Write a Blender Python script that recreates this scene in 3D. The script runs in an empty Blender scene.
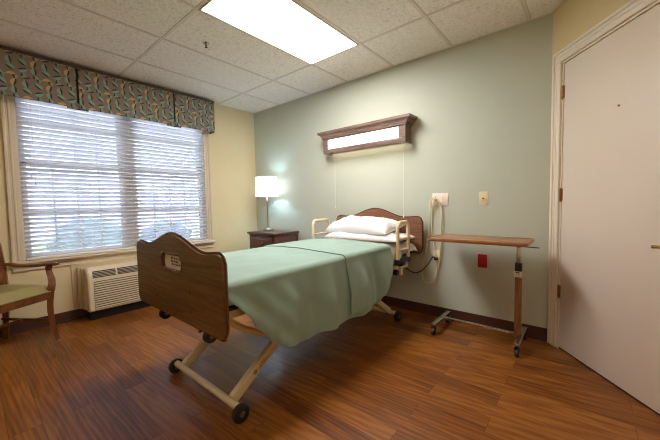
import bpy, bmesh, math, random
from mathutils import Vector, Matrix, noise
random.seed(7)
S = bpy.context.scene
COL = S.collection
R = math.radians

# ------------------------------------------------------------------ helpers
def lin(c):
    return tuple(((v/255)/12.92 if v/255 <= .04045 else ((v/255+.055)/1.055)**2.4) for v in c) + (1,)

def new_mat(name):
    m = bpy.data.materials.new(name); m.use_nodes = True
    nt = m.node_tree; b = nt.nodes['Principled BSDF']
    return m, nt, b

def N(nt, t, **kw):
    n = nt.nodes.new(t)
    for k, v in kw.items():
        if k.startswith('i_'):
            n.inputs[k[2:].replace('_', ' ')].default_value = v
        else: setattr(n, k, v)
    return n

def ramp(nt, fac, stops):
    r = nt.nodes.new('ShaderNodeValToRGB'); e = r.color_ramp.elements
    while len(e) < len(stops): e.new(.5)
    for el, (p, c) in zip(e, stops): el.position = p; el.color = c
    nt.links.new(fac, r.inputs[0]); return r

def plain(name, rgb, rough=.5, metal=0, var=.06, scale=8, bump=0, bscale=200, spec=.5, sheen=0):
    m, nt, b = new_mat(name)
    tc = N(nt, 'ShaderNodeTexCoord')
    nz = N(nt, 'ShaderNodeTexNoise'); nz.inputs['Scale'].default_value = scale; nz.inputs['Detail'].default_value = 4
    nt.links.new(tc.outputs['Object'], nz.inputs['Vector'])
    c = lin(rgb)
    lo = tuple(x*(1-var) for x in c[:3])+(1,); hi = tuple(min(1, x*(1+var)) for x in c[:3])+(1,)
    r = ramp(nt, nz.outputs['Fac'], [(.3, lo), (.7, hi)])
    nt.links.new(r.outputs[0], b.inputs['Base Color'])
    b.inputs['Roughness'].default_value = rough; b.inputs['Metallic'].default_value = metal
    b.inputs['Specular IOR Level'].default_value = spec
    if sheen: b.inputs['Sheen Weight'].default_value = sheen
    if bump:
        n2 = N(nt, 'ShaderNodeTexNoise'); n2.inputs['Scale'].default_value = bscale; n2.inputs['Detail'].default_value = 2
        nt.links.new(tc.outputs['Object'], n2.inputs['Vector'])
        bp = N(nt, 'ShaderNodeBump'); bp.inputs['Strength'].default_value = bump; bp.inputs['Distance'].default_value = .002
        nt.links.new(n2.outputs['Fac'], bp.inputs['Height']); nt.links.new(bp.outputs[0], b.inputs['Normal'])
    return m

def wood(name, dark, mid, light, stretch=(1.5, 30, 30), rough=.35, spec=.5):
    m, nt, b = new_mat(name)
    tc = N(nt, 'ShaderNodeTexCoord'); mp = N(nt, 'ShaderNodeMapping'); mp.inputs['Scale'].default_value = stretch
    nt.links.new(tc.outputs['Object'], mp.inputs[0])
    nz = N(nt, 'ShaderNodeTexNoise'); nz.inputs['Scale'].default_value = 2.5; nz.inputs['Detail'].default_value = 6
    nz.inputs['Distortion'].default_value = .8
    nt.links.new(mp.outputs[0], nz.inputs['Vector'])
    r = ramp(nt, nz.outputs['Fac'], [(.28, lin(dark)), (.5, lin(mid)), (.72, lin(light))])
    nt.links.new(r.outputs[0], b.inputs['Base Color']); b.inputs['Roughness'].default_value = rough
    b.inputs['Specular IOR Level'].default_value = spec
    return m

def emit(name, rgb, strength):
    m, nt, b = new_mat(name)
    b.inputs['Base Color'].default_value = (.8, .8, .8, 1)
    b.inputs['Emission Color'].default_value = rgb + (1,)
    b.inputs['Emission Strength'].default_value = strength
    return m

class MB:
    """collects shapes into one mesh"""
    def __init__(s): s.bm = bmesh.new()
    def box(s, a, b, bev=0, mat=None, seg=2):
        bm = bmesh.new(); bmesh.ops.create_cube(bm, size=1)
        c = [(a[i]+b[i])/2 for i in range(3)]; d = [abs(b[i]-a[i]) for i in range(3)]
        for v in bm.verts: v.co = Vector((v.co.x*d[0]+c[0], v.co.y*d[1]+c[1], v.co.z*d[2]+c[2]))
        if bev: bmesh.ops.bevel(bm, geom=bm.edges[:], offset=min(bev, min(d)*.49), segments=seg, profile=.5, affect='EDGES')
        if mat: bm.transform(mat)
        s.add(bm); return s
    def add(s, bm):
        me = bpy.data.meshes.new('t'); bm.to_mesh(me); bm.free(); s.bm.from_mesh(me); bpy.data.meshes.remove(me)
    def bar(s, p, q, w, h, up=(0, 0, 1), bev=0):
        p = Vector(p); q = Vector(q); d = (q-p); L = d.length; d.normalize()
        u = Vector(up); x = d.cross(u)
        if x.length < 1e-4: x = d.cross(Vector((1, 0, 0)))
        x.normalize(); u = x.cross(d)
        M = Matrix((x, d, u)).transposed().to_4x4(); M.translation = (p+q)/2
        return s.box((-w/2, -L/2, -h/2), (w/2, L/2, h/2), bev, M)
    def cyl(s, p, q, r, r2=None, n=24, cap=True):
        p = Vector(p); q = Vector(q); d = q-p
        bm = bmesh.new()
        bmesh.ops.create_cone(bm, cap_ends=cap, segments=n, radius1=r, radius2=r if r2 is None else r2, depth=d.length)
        M = d.to_track_quat('Z', 'Y').to_matrix().to_4x4(); M.translation = (p+q)/2
        bm.transform(M); s.add(bm); return s
    def sphere(s, c, r, sc=(1, 1, 1), n=16):
        bm = bmesh.new(); bmesh.ops.create_uvsphere(bm, u_segments=n, v_segments=n//2, radius=r)
        for v in bm.verts: v.co = Vector((v.co.x*sc[0]+c[0], v.co.y*sc[1]+c[1], v.co.z*sc[2]+c[2]))
        s.add(bm); return s
    def tube(s, pts, r, n=10, smooth=0, rz=None, closed=False):
        """round (or flat, rz) tube along points; smooth = catmull subdivisions"""
        P = [Vector(p) for p in pts]
        if smooth:
            Q = []
            m = len(P)
            for i in range(m-1 if not closed else m):
                p0 = P[(i-1) % m] if (closed or i > 0) else P[i]; p1 = P[i]; p2 = P[(i+1) % m]
                p3 = P[(i+2) % m] if (closed or i+2 < m) else p2
                for k in range(smooth):
                    t = k/smooth
                    Q.append(.5*((2*p1)+(p2-p0)*t+(2*p0-5*p1+4*p2-p3)*t*t+(3*p1-p0-3*p2+p3)*t**3))
            if not closed: Q.append(P[-1])
            P = Q
        bm = bmesh.new(); rings = []; prev = None
        for i, p in enumerate(P):
            if closed: d = (P[(i+1) % len(P)]-P[i-1])
            else: d = (P[min(i+1, len(P)-1)]-P[max(i-1, 0)])
            d.normalize()
            if prev is None:
                a = Vector((0, 0, 1)) if abs(d.z) < .9 else Vector((1, 0, 0))
                x = d.cross(a).normalized()
            else:
                x = prev-d*prev.dot(d); x.normalize()
            prev = x; y = d.cross(x)
            rr = r[i*len(r)//len(P)] if isinstance(r, (list, tuple)) else r
            r2 = rr if rz is None else rz
            rings.append([bm.verts.new(p+x*rr*math.cos(2*math.pi*k/n)+y*r2*math.sin(2*math.pi*k/n)) for k in range(n)])
        m = len(rings)
        for i in range(m if closed else m-1):
            A = rings[i]; B = rings[(i+1) % m]
            for k in range(n): bm.faces.new((A[k], A[(k+1) % n], B[(k+1) % n], B[k]))
        if not closed:
            bm.faces.new(rings[0][::-1]); bm.faces.new(rings[-1])
        s.add(bm); return s
    def lathe(s, prof, c=(0, 0, 0), n=40):
        bm = bmesh.new(); rings = []
        for r, z in prof:
            rings.append([bm.verts.new((c[0]+r*math.cos(2*math.pi*k/n), c[1]+r*math.sin(2*math.pi*k/n), c[2]+z)) for k in range(n)])
        for A, B in zip(rings, rings[1:]):
            for k in range(n): bm.faces.new((A[k], A[(k+1) % n], B[(k+1) % n], B[k]))
        bmesh.ops.remove_doubles(bm, verts=bm.verts, dist=1e-6)
        s.add(bm); return s
    def prism(s, loops, axis, a, b, bev=0):
        """outline loops [(u,v)..] (first outer, rest holes) extruded along axis from a to b"""
        def P(u, v, w):
            return {'y': (u, w, v), 'x': (w, u, v), 'z': (u, v, w)}[axis]
        bm = bmesh.new()
        edges = []
        for L in loops:
            vs = [bm.verts.new(P(u, v, a)) for u, v in L]
            for i in range(len(vs)): edges.append(bm.edges.new((vs[i], vs[(i+1) % len(vs)])))
        if len(loops) == 1: bm.faces.new([v for v in bm.verts])
        else: bmesh.ops.triangle_fill(bm, edges=edges, use_beauty=True)
        r = bmesh.ops.extrude_face_region(bm, geom=bm.faces[:])
        d = Vector(P(0, 0, b-a))
        for v in [g for g in r['geom'] if isinstance(g, bmesh.types.BMVert)]: v.co += d
        bmesh.ops.recalc_face_normals(bm, faces=bm.faces)
        if bev:
            bm.normal_update()
            es = [e for e in bm.edges if len(e.link_faces) == 2 and 1.2 < e.calc_face_angle(0)]
            bmesh.ops.bevel(bm, geom=es, offset=bev, segments=2, profile=.5, affect='EDGES')
        s.add(bm); return s
    def grid(s, fn, nu, nv, thick=0):
        bm = bmesh.new()
        V = [[bm.verts.new(fn(i/nu, j/nv)) for j in range(nv+1)] for i in range(nu+1)]
        for i in range(nu):
            for j in range(nv): bm.faces.new((V[i][j], V[i+1][j], V[i+1][j+1], V[i][j+1]))
        s.add(bm); return s
    def build(s, name, mat, parent=None, smooth=True, off=None, angle=35):
        bm = s.bm
        if off is None:
            off = Vector((0, 0, 0)); p = parent
            while p: off += p.location; p = p.parent
        if Vector(off).length: bmesh.ops.translate(bm, vec=-Vector(off), verts=bm.verts)
        me = bpy.data.meshes.new(name); bm.to_mesh(me); bm.free()
        o = bpy.data.objects.new(name, me); COL.objects.link(o)
        for m in (mat if isinstance(mat, (list, tuple)) else [mat]): me.materials.append(m)
        if smooth:
            for p in me.polygons: p.use_smooth = True
            try: me.set_sharp_from_angle(angle=R(angle))
            except Exception: pass
        if parent: o.parent = parent
        return o

def tag(o, label=None, cat=None, group=None, kind=None):
    if label: o['label'] = label
    if cat: o['category'] = cat
    if group: o['group'] = group
    if kind: o['kind'] = kind
    return o

def thing(name, loc, label, cat, group=None, rz=0):
    o = bpy.data.objects.new(name, None); COL.objects.link(o)
    o.location = loc; o.rotation_euler = (0, 0, rz); o.empty_display_size = .1
    return tag(o, label, cat, group)

def struct(o): o['kind'] = 'structure'; return o

def top_origin(o, loc):
    """put a lone mesh's origin at loc"""
    loc = Vector(loc); o.data.transform(Matrix.Translation(-loc)); o.location = loc; return o

def text_mesh(body, size, mat, name, parent, M, depth=.0006, align='CENTER'):
    cu = bpy.data.curves.new(name, 'FONT'); cu.body = body; cu.size = size; cu.extrude = depth
    cu.align_x = align; cu.align_y = 'CENTER'
    t = bpy.data.objects.new('tmp', cu); COL.objects.link(t)
    dg = bpy.context.evaluated_depsgraph_get(); dg.update()
    me = bpy.data.meshes.new_from_object(t.evaluated_get(dg)); bpy.data.objects.remove(t)
    me.name = name; me.transform(M); me.materials.clear(); me.materials.append(mat)
    o = bpy.data.objects.new(name, me); COL.objects.link(o)
    off = Vector((0, 0, 0)); p = parent
    while p: off += p.location; p = p.parent
    me.transform(Matrix.Translation(-off)); o.parent = parent
    return o

def rrect(cx, cy, w, h, r, n=5):
    out = []
    for (sx, sy, a0) in ((1, 1, 0), (-1, 1, 90), (-1, -1, 180), (1, -1, 270)):
        for k in range(n+1):
            a = R(a0+90*k/n)
            out.append((cx+sx*(w/2-r)+r*math.cos(a), cy+sy*(h/2-r)+r*math.sin(a)))
    return out

# ------------------------------------------------------------------ camera (fitted to the photograph)
CAM = Vector((4.0514, -3.004, 1.149)); yaw, pitch, roll, FPX = 2.2697, -.0529, -.0185, 306.4
H = 2.591; W = 3.8187; ANG = -.9202
cd = bpy.data.cameras.new('camera'); cam = bpy.data.objects.new('camera', cd); COL.objects.link(cam)
fw = Vector((math.cos(pitch)*math.cos(yaw), math.cos(pitch)*math.sin(yaw), math.sin(pitch)))
rt = Vector((math.sin(yaw), -math.cos(yaw), 0)); up = rt.cross(fw)
rt2 = math.cos(roll)*rt+math.sin(roll)*up; up2 = -math.sin(roll)*rt+math.cos(roll)*up
M = Matrix((rt2, up2, -fw)).transposed().to_4x4(); M.translation = CAM
cam.matrix_world = M; cd.sensor_width = 36; cd.lens = 36*FPX/660; cd.clip_start = .02
S.camera = cam

# ------------------------------------------------------------------ materials
wall_green = plain('sage_wall_paint', (190, 194, 178), .6, var=.015, scale=3, bump=.12, bscale=350)
wall_cream = plain('cream_wall_paint', (226, 207, 164), .6, var=.015, scale=3, bump=.12, bscale=350)
trim_white = plain('trim_paint', (226, 214, 196), .4, var=.01)
door_paint = plain('door_paint', (222, 206, 190), .45, var=.015, scale=2)
base_brown = plain('vinyl_base', (74, 42, 32), .45, var=.05)
metal_tan = plain('tan_enamel', (226, 208, 174), .35, var=.02, spec=.5)
rubber = plain('black_rubber', (34, 33, 33), .55, var=.05)
black_pl = plain('black_plastic', (26, 24, 24), .4, var=.03)
navy_pl = plain('navy_plastic', (30, 34, 62), .4)
chrome = plain('chrome', (200, 198, 192), .18, metal=1, var=.02)
brushed = plain('brushed_nickel', (190, 178, 164), .3, metal=1, var=.03)
brass = plain('brass', (190, 150, 70), .28, metal=1, var=.04)
bronze = plain('aged_brass', (150, 108, 62), .35, metal=1, var=.2, scale=60)
ivory_pl = plain('ivory_plastic', (228, 212, 168), .35, var=.01)
white_pl = plain('white_plastic', (236, 228, 218), .35, var=.01)
red_pl = plain('red_plastic', (176, 22, 34), .35, var=.03)
beige_pl = plain('air_unit_beige', (222, 206, 178), .4, var=.01)
sleeve_m = plain('air_unit_sleeve', (206, 188, 150), .45, var=.02)
dark_m = plain('dark_grille_gap', (38, 30, 26), .6)
sheet_white = plain('white_linen', (222, 218, 220), .8, var=.02, scale=4, sheen=.2)
paper_m = plain('label_paper', (226, 214, 190), .7)
ink_m = plain('ink', (58, 50, 56), .7)
inkblue = plain('blue_ink', (50, 66, 140), .6)
tan_pad = plain('tan_bed_pad', (180, 160, 128), .8)
cord_m = plain('tan_cord', (226, 212, 178), .5)
steel_dark = plain('galvanised_steel', (128, 128, 112), .3, metal=1, var=.1, scale=30)

def board_wood():
    return wood('board_laminate', (72, 42, 30), (104, 64, 40), (132, 86, 54), (1.2, 30, 22), .38)
m_board = wood('dark_walnut_laminate', (84, 57, 30), (108, 77, 42), (130, 97, 56), (1.6, 30, 26), .36)
m_head = wood('walnut_laminate', (100, 66, 44), (128, 88, 62), (150, 106, 76), (1.6, 30, 26), .4)
m_edge = plain('walnut_edge_band', (98, 60, 48), .25, var=.05)
m_cherry = wood('cherry_frame', (84, 46, 22), (114, 66, 34), (140, 86, 48), (8, 8, 2), .28)
m_night = wood('mahogany_nightstand', (70, 42, 38), (92, 58, 50), (112, 74, 62), (2, 20, 20), .3)
m_fix = wood('fixture_wood', (92, 72, 64), (118, 94, 84), (140, 114, 102), (2, 24, 24), .35)
m_tabletop = wood('oak_laminate', (130, 88, 56), (156, 110, 72), (176, 132, 92), (1.5, 24, 20), .32)
m_tedge = plain('oak_edge', (146, 92, 50), .3, var=.1, scale=20)
m_olive = plain('olive_vinyl', (150, 134, 80), .32, var=.03, scale=3)
def chair_back_fabric():
    m, nt, b = new_mat('patterned_olive_fabric')
    tc = N(nt, 'ShaderNodeTexCoord')
    v = N(nt, 'ShaderNodeTexVoronoi'); v.inputs['Scale'].default_value = 26
    nt.links.new(tc.outputs['Object'], v.inputs['Vector'])
    r = ramp(nt, v.outputs['Distance'], [(.25, lin((110, 118, 72))), (.45, lin((176, 168, 120)))])
    nt.links.new(r.outputs[0], b.inputs['Base Color']); b.inputs['Roughness'].default_value = .8
    return m
m_backfab = chair_back_fabric()
m_column = wood('column_wood_reflection', (96, 58, 34), (128, 82, 52), (150, 104, 70), (30, 30, 3), .3)  # brown streaks paint the wood reflected in the chrome column

def blanket_mat():
    m, nt, b = new_mat('sage_blanket')
    tc = N(nt, 'ShaderNodeTexCoord')
    nz = N(nt, 'ShaderNodeTexNoise'); nz.inputs['Scale'].default_value = 3
    nt.links.new(tc.outputs['Object'], nz.inputs['Vector'])
    r = ramp(nt, nz.outputs['Fac'], [(.3, lin((136, 160, 148))), (.7, lin((144, 168, 156)))])
    nt.links.new(r.outputs[0], b.inputs['Base Color'])
    b.inputs['Roughness'].default_value = .85; b.inputs['Sheen Weight'].default_value = .25
    b.inputs['Specular IOR Level'].default_value = .2
    wv = N(nt, 'ShaderNodeTexNoise'); wv.inputs['Scale'].default_value = 260
    nt.links.new(tc.outputs['Object'], wv.inputs['Vector'])
    bp = N(nt, 'ShaderNodeBump'); bp.inputs['Strength'].default_value = .12; bp.inputs['Distance'].default_value = .002
    nt.links.new(wv.outputs['Fac'], bp.inputs['Height']); nt.links.new(bp.outputs[0], b.inputs['Normal'])
    return m
m_blanket = blanket_mat()

def floor_mat():
    m, nt, b = new_mat('vinyl_wood_planks'); L = nt.links.new
    tc = N(nt, 'ShaderNodeTexCoord')
    br = N(nt, 'ShaderNodeTexBrick', offset=.37, offset_frequency=2, squash=1.0)
    br.inputs['Color1'].default_value = (0, 0, 0, 1); br.inputs['Color2'].default_value = (1, 1, 1, 1)
    br.inputs['Mortar'].default_value = (.5, .5, .5, 1)
    br.inputs['Scale'].default_value = 1; br.inputs['Mortar Size'].default_value = .0012
    br.inputs['Mortar Smooth'].default_value = .1
    br.inputs['Brick Width'].default_value = .92; br.inputs['Row Height'].default_value = .127
    L(tc.outputs['Object'], br.inputs['Vector'])
    # grain coordinates, shifted per plank
    sep = N(nt, 'ShaderNodeSeparateXYZ'); L(tc.outputs['Object'], sep.inputs[0])
    bw = N(nt, 'ShaderNodeRGBToBW'); L(br.outputs['Color'], bw.inputs[0])
    mu = N(nt, 'ShaderNodeMath', operation='MULTIPLY_ADD'); mu.inputs[1].default_value = 37; L(bw.outputs[0], mu.inputs[0]); L(sep.outputs['X'], mu.inputs[2])
    cx = N(nt, 'ShaderNodeCombineXYZ'); L(mu.outputs[0], cx.inputs[0]); L(sep.outputs['Y'], cx.inputs[1]); L(bw.outputs[0], cx.inputs[2])
    mp = N(nt, 'ShaderNodeMapping'); mp.inputs['Scale'].default_value = (1.3, 14, 3); L(cx.outputs[0], mp.inputs[0])
    nz = N(nt, 'ShaderNodeTexNoise'); nz.inputs['Scale'].default_value = 1.6; nz.inputs['Detail'].default_value = 5; nz.inputs['Distortion'].default_value = 1.2
    L(mp.outputs[0], nz.inputs['Vector'])
    mp2 = N(nt, 'ShaderNodeMapping'); mp2.inputs['Scale'].default_value = (1.3, 100, 5); L(cx.outputs[0], mp2.inputs[0])
    n2 = N(nt, 'ShaderNodeTexNoise'); n2.inputs['Scale'].default_value = 1.4; n2.inputs['Detail'].default_value = 4; L(mp2.outputs[0], n2.inputs['Vector'])
    # cathedral figure
    mp3 = N(nt, 'ShaderNodeMapping'); mp3.inputs['Scale'].default_value = (.55, 6.5, 1); L(cx.outputs[0], mp3.inputs[0])
    wv = N(nt, 'ShaderNodeTexWave', wave_type='RINGS', rings_direction='Z'); wv.inputs['Scale'].default_value = 2.2
    wv.inputs['Distortion'].default_value = 5; wv.inputs['Detail'].default_value = 2; wv.inputs['Detail Scale'].default_value = 1.2
    L(mp3.outputs[0], wv.inputs['Vector'])
    a = N(nt, 'ShaderNodeMath', operation='MULTIPLY_ADD'); a.inputs[1].default_value = .34; L(n2.outputs['Fac'], a.inputs[0])
    a1 = N(nt, 'ShaderNodeMath', operation='MULTIPLY'); a1.inputs[1].default_value = .62; L(nz.outputs['Fac'], a1.inputs[0]); L(a1.outputs[0], a.inputs[2])
    a2 = N(nt, 'ShaderNodeMath', operation='MULTIPLY_ADD'); a2.inputs[1].default_value = .13; L(wv.outputs['Fac'], a2.inputs[0]); L(a.outputs[0], a2.inputs[2])
    a3 = N(nt, 'ShaderNodeMath', operation='MULTIPLY_ADD'); a3.inputs[1].default_value = .22; L(bw.outputs[0], a3.inputs[0]); L(a2.outputs[0], a3.inputs[2])
    r = ramp(nt, a3.outputs[0], [(.36, lin((62, 29, 9))), (.50, lin((96, 50, 15))), (.64, lin((120, 67, 21))), (.82, lin((148, 92, 36)))])
    mx = N(nt, 'ShaderNodeMix', data_type='RGBA'); mx.inputs['B'].default_value = lin((66, 32, 14))
    L(br.outputs['Fac'], mx.inputs['Factor']); L(r.outputs[0], mx.inputs['A'])
    L(mx.outputs['Result'], b.inputs['Base Color'])
    b.inputs['Roughness'].default_value = .36; b.inputs['Specular IOR Level'].default_value = .4
    rr = N(nt, 'ShaderNodeMapRange'); rr.inputs['To Min'].default_value = .25; rr.inputs['To Max'].default_value = .4
    L(n2.outputs['Fac'], rr.inputs['Value']); L(rr.outputs[0], b.inputs['Roughness'])
    bp = N(nt, 'ShaderNodeBump'); bp.inputs['Strength'].default_value = .12; bp.inputs['Distance'].default_value = .001
    L(a2.outputs[0], bp.inputs['Height']); L(bp.outputs[0], b.inputs['Normal'])
    return m

def tile_mat():
    m, nt, b = new_mat('fissured_ceiling_tile'); L = nt.links.new
    tc = N(nt, 'ShaderNodeTexCoord')
    n1 = N(nt, 'ShaderNodeTexNoise'); n1.inputs['Scale'].default_value = 62; n1.inputs['Detail'].default_value = 3; n1.inputs['Distortion'].default_value = 1.5
    L(tc.outputs['Object'], n1.inputs['Vector'])
    r = ramp(nt, n1.outputs['Fac'], [(.36, lin((212, 205, 197))), (.46, lin((243, 237, 230))), (.7, lin((248, 243, 237)))])
    n2 = N(nt, 'ShaderNodeTexVoronoi'); n2.inputs['Scale'].default_value = 140; L(tc.outputs['Object'], n2.inputs['Vector'])
    r2 = ramp(nt, n2.outputs['Distance'], [(.12, (.72, .72, .72, 1)), (.24, (1, 1, 1, 1))])
    mx = N(nt, 'ShaderNodeMix', data_type='RGBA', blend_type='MULTIPLY'); mx.inputs['Factor'].default_value = .4
    L(r.outputs[0], mx.inputs['A']); L(r2.outputs[0], mx.inputs['B'])
    L(mx.outputs['Result'], b.inputs['Base Color']); b.inputs['Roughness'].default_value = .9; b.inputs['Specular IOR Level'].default_value = .1
    bp = N(nt, 'ShaderNodeBump'); bp.inputs['Strength'].default_value = .5; bp.inputs['Distance'].default_value = .003
    L(n1.outputs['Fac'], bp.inputs['Height']); L(bp.outputs[0], b.inputs['Normal'])
    return m

def valance_mat():
    """brown cloth scattered with teal and gold half-leaves in a repeating lattice"""
    m, nt, b = new_mat('leaf_print_valance'); L = nt.links.new
    tc = N(nt, 'ShaderNodeTexCoord'); sp = N(nt, 'ShaderNodeSeparateXYZ'); L(tc.outputs['Object'], sp.inputs[0])
    def math2(op, a, bb=None, c=None):
        n = N(nt, 'ShaderNodeMath', operation=op)
        for i, v in enumerate((a, bb, c)):
            if v is None: continue
            if isinstance(v, (int, float)): n.inputs[i].default_value = v
            else: L(v, n.inputs[i])
        return n.outputs[0]
    PX, PZ = .086, .112      # lattice of leaves
    col = N(nt, 'ShaderNodeRGB'); col.outputs[0].default_value = lin((142, 124, 112)); cur = col.outputs[0]
    # along-wall coordinate is y on the front, x on the returns: their sum works for both
    U = math2('ADD', sp.outputs['Y'], sp.outputs['X']); V = sp.outputs['Z']
    # (offset u, v, angle, hue): six leaves to a cell of 2 x 1
    leaves = [(.025, .032, 100, 0), (.105, .028, -40, 0), (.185, .032, 75, 2), (.03, .094, 15, 2), (.108, .098, 275, 1), (.188, .096, -80, 0),
              (.027, .16, -35, 0), (.107, .158, -160, 0), (.186, .16, 95, 0)]
    CU, CV = .236, .192
    row = math2('FLOOR', math2('DIVIDE', V, CV))
    for i, (u0, v0, ang, hue) in enumerate(leaves):
        uu = math2('ADD', U, math2('MULTIPLY', row, CU*.43))
        fu = math2('SUBTRACT', math2('MODULO', math2('ADD', math2('SUBTRACT', uu, u0), 40*CU+CU/2), CU), CU/2)
        fv = math2('SUBTRACT', math2('MODULO', math2('ADD', math2('SUBTRACT', V, v0), 40*CV), CV), CV/2)
        c, s = math.cos(R(ang)), math.sin(R(ang))
        a = math2('ADD', math2('MULTIPLY', fu, c), math2('MULTIPLY', fv, s))
        t = math2('SUBTRACT', math2('MULTIPLY', fv, c), math2('MULTIPLY', fu, s))
        # half leaf: |a|<len and 0<t<h(1-(a/l)^2); dark printed half on the other side
        l, h = .038, .026
        prof = math2('MULTIPLY', math2('SUBTRACT', 1, math2('POWER', math2('DIVIDE', math2('ABSOLUTE', a), l), 2)), h)
        inside = math2('MULTIPLY', math2('LESS_THAN', t, prof), math2('GREATER_THAN', t, 0))
        prof2 = math2('MULTIPLY', prof, -.55)
        dark = math2('MULTIPLY', math2('GREATER_THAN', t, prof2), math2('LESS_THAN', t, 0))
        mx = N(nt, 'ShaderNodeMix', data_type='RGBA'); mx.inputs['B'].default_value = lin((70, 74, 66))
        L(cur, mx.inputs['A']); L(math2('MULTIPLY', dark, 1), mx.inputs['Factor']); cur = mx.outputs['Result']
        mx = N(nt, 'ShaderNodeMix', data_type='RGBA'); mx.inputs['B'].default_value = lin([(140, 172, 156), (128, 162, 148), (206, 172, 116)][hue])
        L(cur, mx.inputs['A']); L(inside, mx.inputs['Factor']); cur = mx.outputs['Result']
    L(cur, b.inputs['Base Color']); b.inputs['Roughness'].default_value = .85; b.inputs['Specular IOR Level'].default_value = .2
    return m

# ------------------------------------------------------------------ the room
D = Vector((math.cos(ANG), math.sin(ANG), 0)); NO = Vector((-D.y, D.x, 0))   # NO points out of the room (+x side)
DL = 1.75
P1 = Vector((W, 0, 0)); P2 = P1+D*DL
YF = -4.9; XR = P2.x
outline = [(0, 0), (W, 0), (P2.x, P2.y), (XR, YF), (0, YF)]
EX = .3
ol = [(-EX, EX), (W+.25, EX), (P2.x+EX, P2.y+.15), (XR+EX, YF-EX), (-EX, YF-EX)]
struct(MB().prism([ol], 'z', -.12, 0).build('floor', floor_mat(), smooth=False))
ceil = struct(MB().prism([ol], 'z', H, H+.1).build('ceiling', tile_mat(), smooth=False))
# suspended grid
tee_m = plain('ceiling_grid_paint', (222, 214, 204), .5, var=.02)
gap_m = plain('grid_edge_shadow_gap', (120, 108, 96), .7)
T = .61; gx0 = .616-T; gy0 = -.6185
def xmax_at(y):   # room's right limit at depth y
    if y > P2.y: return W+(D.x/D.y)*y
    return XR
g = MB(); ge = MB()
for i in range(1, 9):
    x = gx0+T*i
    y1 = 0 if x < W else (x-W)*D.y/D.x
    if x < XR: g.box((x-.0115, YF, H-.0028), (x+.0115, y1, H+.002)); ge.box((x-.0135, YF, H-.0006), (x+.0135, y1, H+.002))
for k in range(0, 4):
    y = gy0-2*T*k
    g.box((0, y-.0115, H-.0027), (xmax_at(y), y+.0115, H+.002)); ge.box((0, y-.0135, H-.0005), (xmax_at(y), y+.0135, H+.002))
struct(g.build('ceiling_grid', tee_m, ceil, smooth=False)); struct(ge.build('ceiling_grid_edge', gap_m, ceil, smooth=False))
an = MB()
an.box((0, -.016, H-.004), (W, 0, H+.002)); an.box((0, YF, H-.004), (.016, 0, H+.002))
an.bar(P1+Vector((0, 0, H-.001))-NO*.008, P2+Vector((0, 0, H-.001))-NO*.008, .016, .006)
struct(an.build('wall_angle', tee_m, ceil, smooth=False))

struct(MB().box((-.15, 0, 0), (W+.1, .15, H)).build('wall_back', wall_green, smooth=False))
# window wall with its opening
WY0, WY1, WZ0, WZ1 = -2.665, -.855, .665, 2.45
w = MB()
w.box((-.15, YF, 0), (0, WY0, H)); w.box((-.15, WY1, 0), (0, 0, H)); w.box((-.15, WY0, 0), (0, WY1, WZ0)); w.box((-.15, WY0, WZ1), (0, WY1, H))
struct(w.build('wall_left', wall_cream, smooth=False))
struct(MB().box((0, YF-.15, 0), (XR, YF, H)).build('wall_front', wall_cream, smooth=False))
struct(MB().box((XR, YF, 0), (XR+.15, P2.y, H)).build('wall_right', wall_cream, smooth=False))
# angled wall with the doorway
def dpt(s, z, n=0): return P1+D*s+NO*n+Vector((0, 0, z))
DS0, DS1, DZ = .135, 1.065, 2.152
w = MB()
def slab(s0, s1, z0, z1, n0, n1, mb, bev=0):
    Mx = Matrix((D, NO, Vector((0, 0, 1)))).transposed().to_4x4(); Mx.translation = P1
    mb.box((s0, n0, z0), (s1, n1, z1), bev, Mx)
slab(0, DS0-.012, 0, H, 0, .13, w); slab(DS1+.012, DL, 0, H, 0, .13, w); slab(DS0-.012, DS1+.012, DZ+.012, H, 0, .13, w)
struct(w.build('wall_door', plain('tan_wall_paint', (214, 192, 146), .6, var=.015, scale=3, bump=.12, bscale=350), smooth=False))
# door jamb + casing
c = MB()
slab(DS0-.012, DS0-.002, 0, DZ+.012, -.002, .13, c); slab(DS1+.002, DS1+.012, 0, DZ+.012, -.002, .13, c); slab(DS0-.012, DS1+.012, DZ+.002, DZ+.012, -.002, .13, c)
slab(DS0-.002, DS1+.002, 0, DZ, .05, .13, c)
for (a, b_) in ((DS0-.10, DS0-.018), (DS1+.018, DS1+.10)):
    lo = a if a < .5 else b_
    slab(a, b_, 0, DZ+.018, -.014, 0, c, .003)
    slab(a+(0 if a < .5 else .06), a+(.022 if a < .5 else .082), 0, DZ+.08, -.022, 0, c, .004)
    slab(a+.034, a+.046, 0, DZ+.018, -.018, 0, c, .003)
slab(DS0-.10, DS1+.10, DZ+.018, DZ+.10, -.014, 0, c, .003)
slab(DS0-.10, DS1+.10, DZ+.078, DZ+.10, -.022, 0, c, .004)
slab(DS0-.066, DS1+.066, DZ+.052, DZ+.064, -.018, 0, c, .003)
struct(c.build('trim_1', trim_white))
dl = MB(); slab(DS0, DS1, .012, DZ-.003, .003, .047, dl, .002)
door = struct(dl.build('door_1', door_paint)); door['label'] = 'cream flush door with brass hinges'
gp = MB(); slab(DS0, DS1, 0, .011, .006, .044, gp); gp.build('door_gap_shade', dark_m, door, smooth=False)  # dark strip stands in for the shade in the gap under the door
for z in (1.942, 1.183, .445):
    h = MB(); a = dpt(DS0-.004, z-.045, -.006); h.cyl(a, a+Vector((0, 0, .09)), .006, n=12)
    h.sphere(a+Vector((0, 0, .094)), .005, n=8); h.sphere(a-Vector((0, 0, .004)), .005, n=8)
    slab(DS0-.014, DS0+.008, z-.045, z+.045, -.0035, .002, h)
    h.build('hinge', bronze, door)
h = MB()
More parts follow.
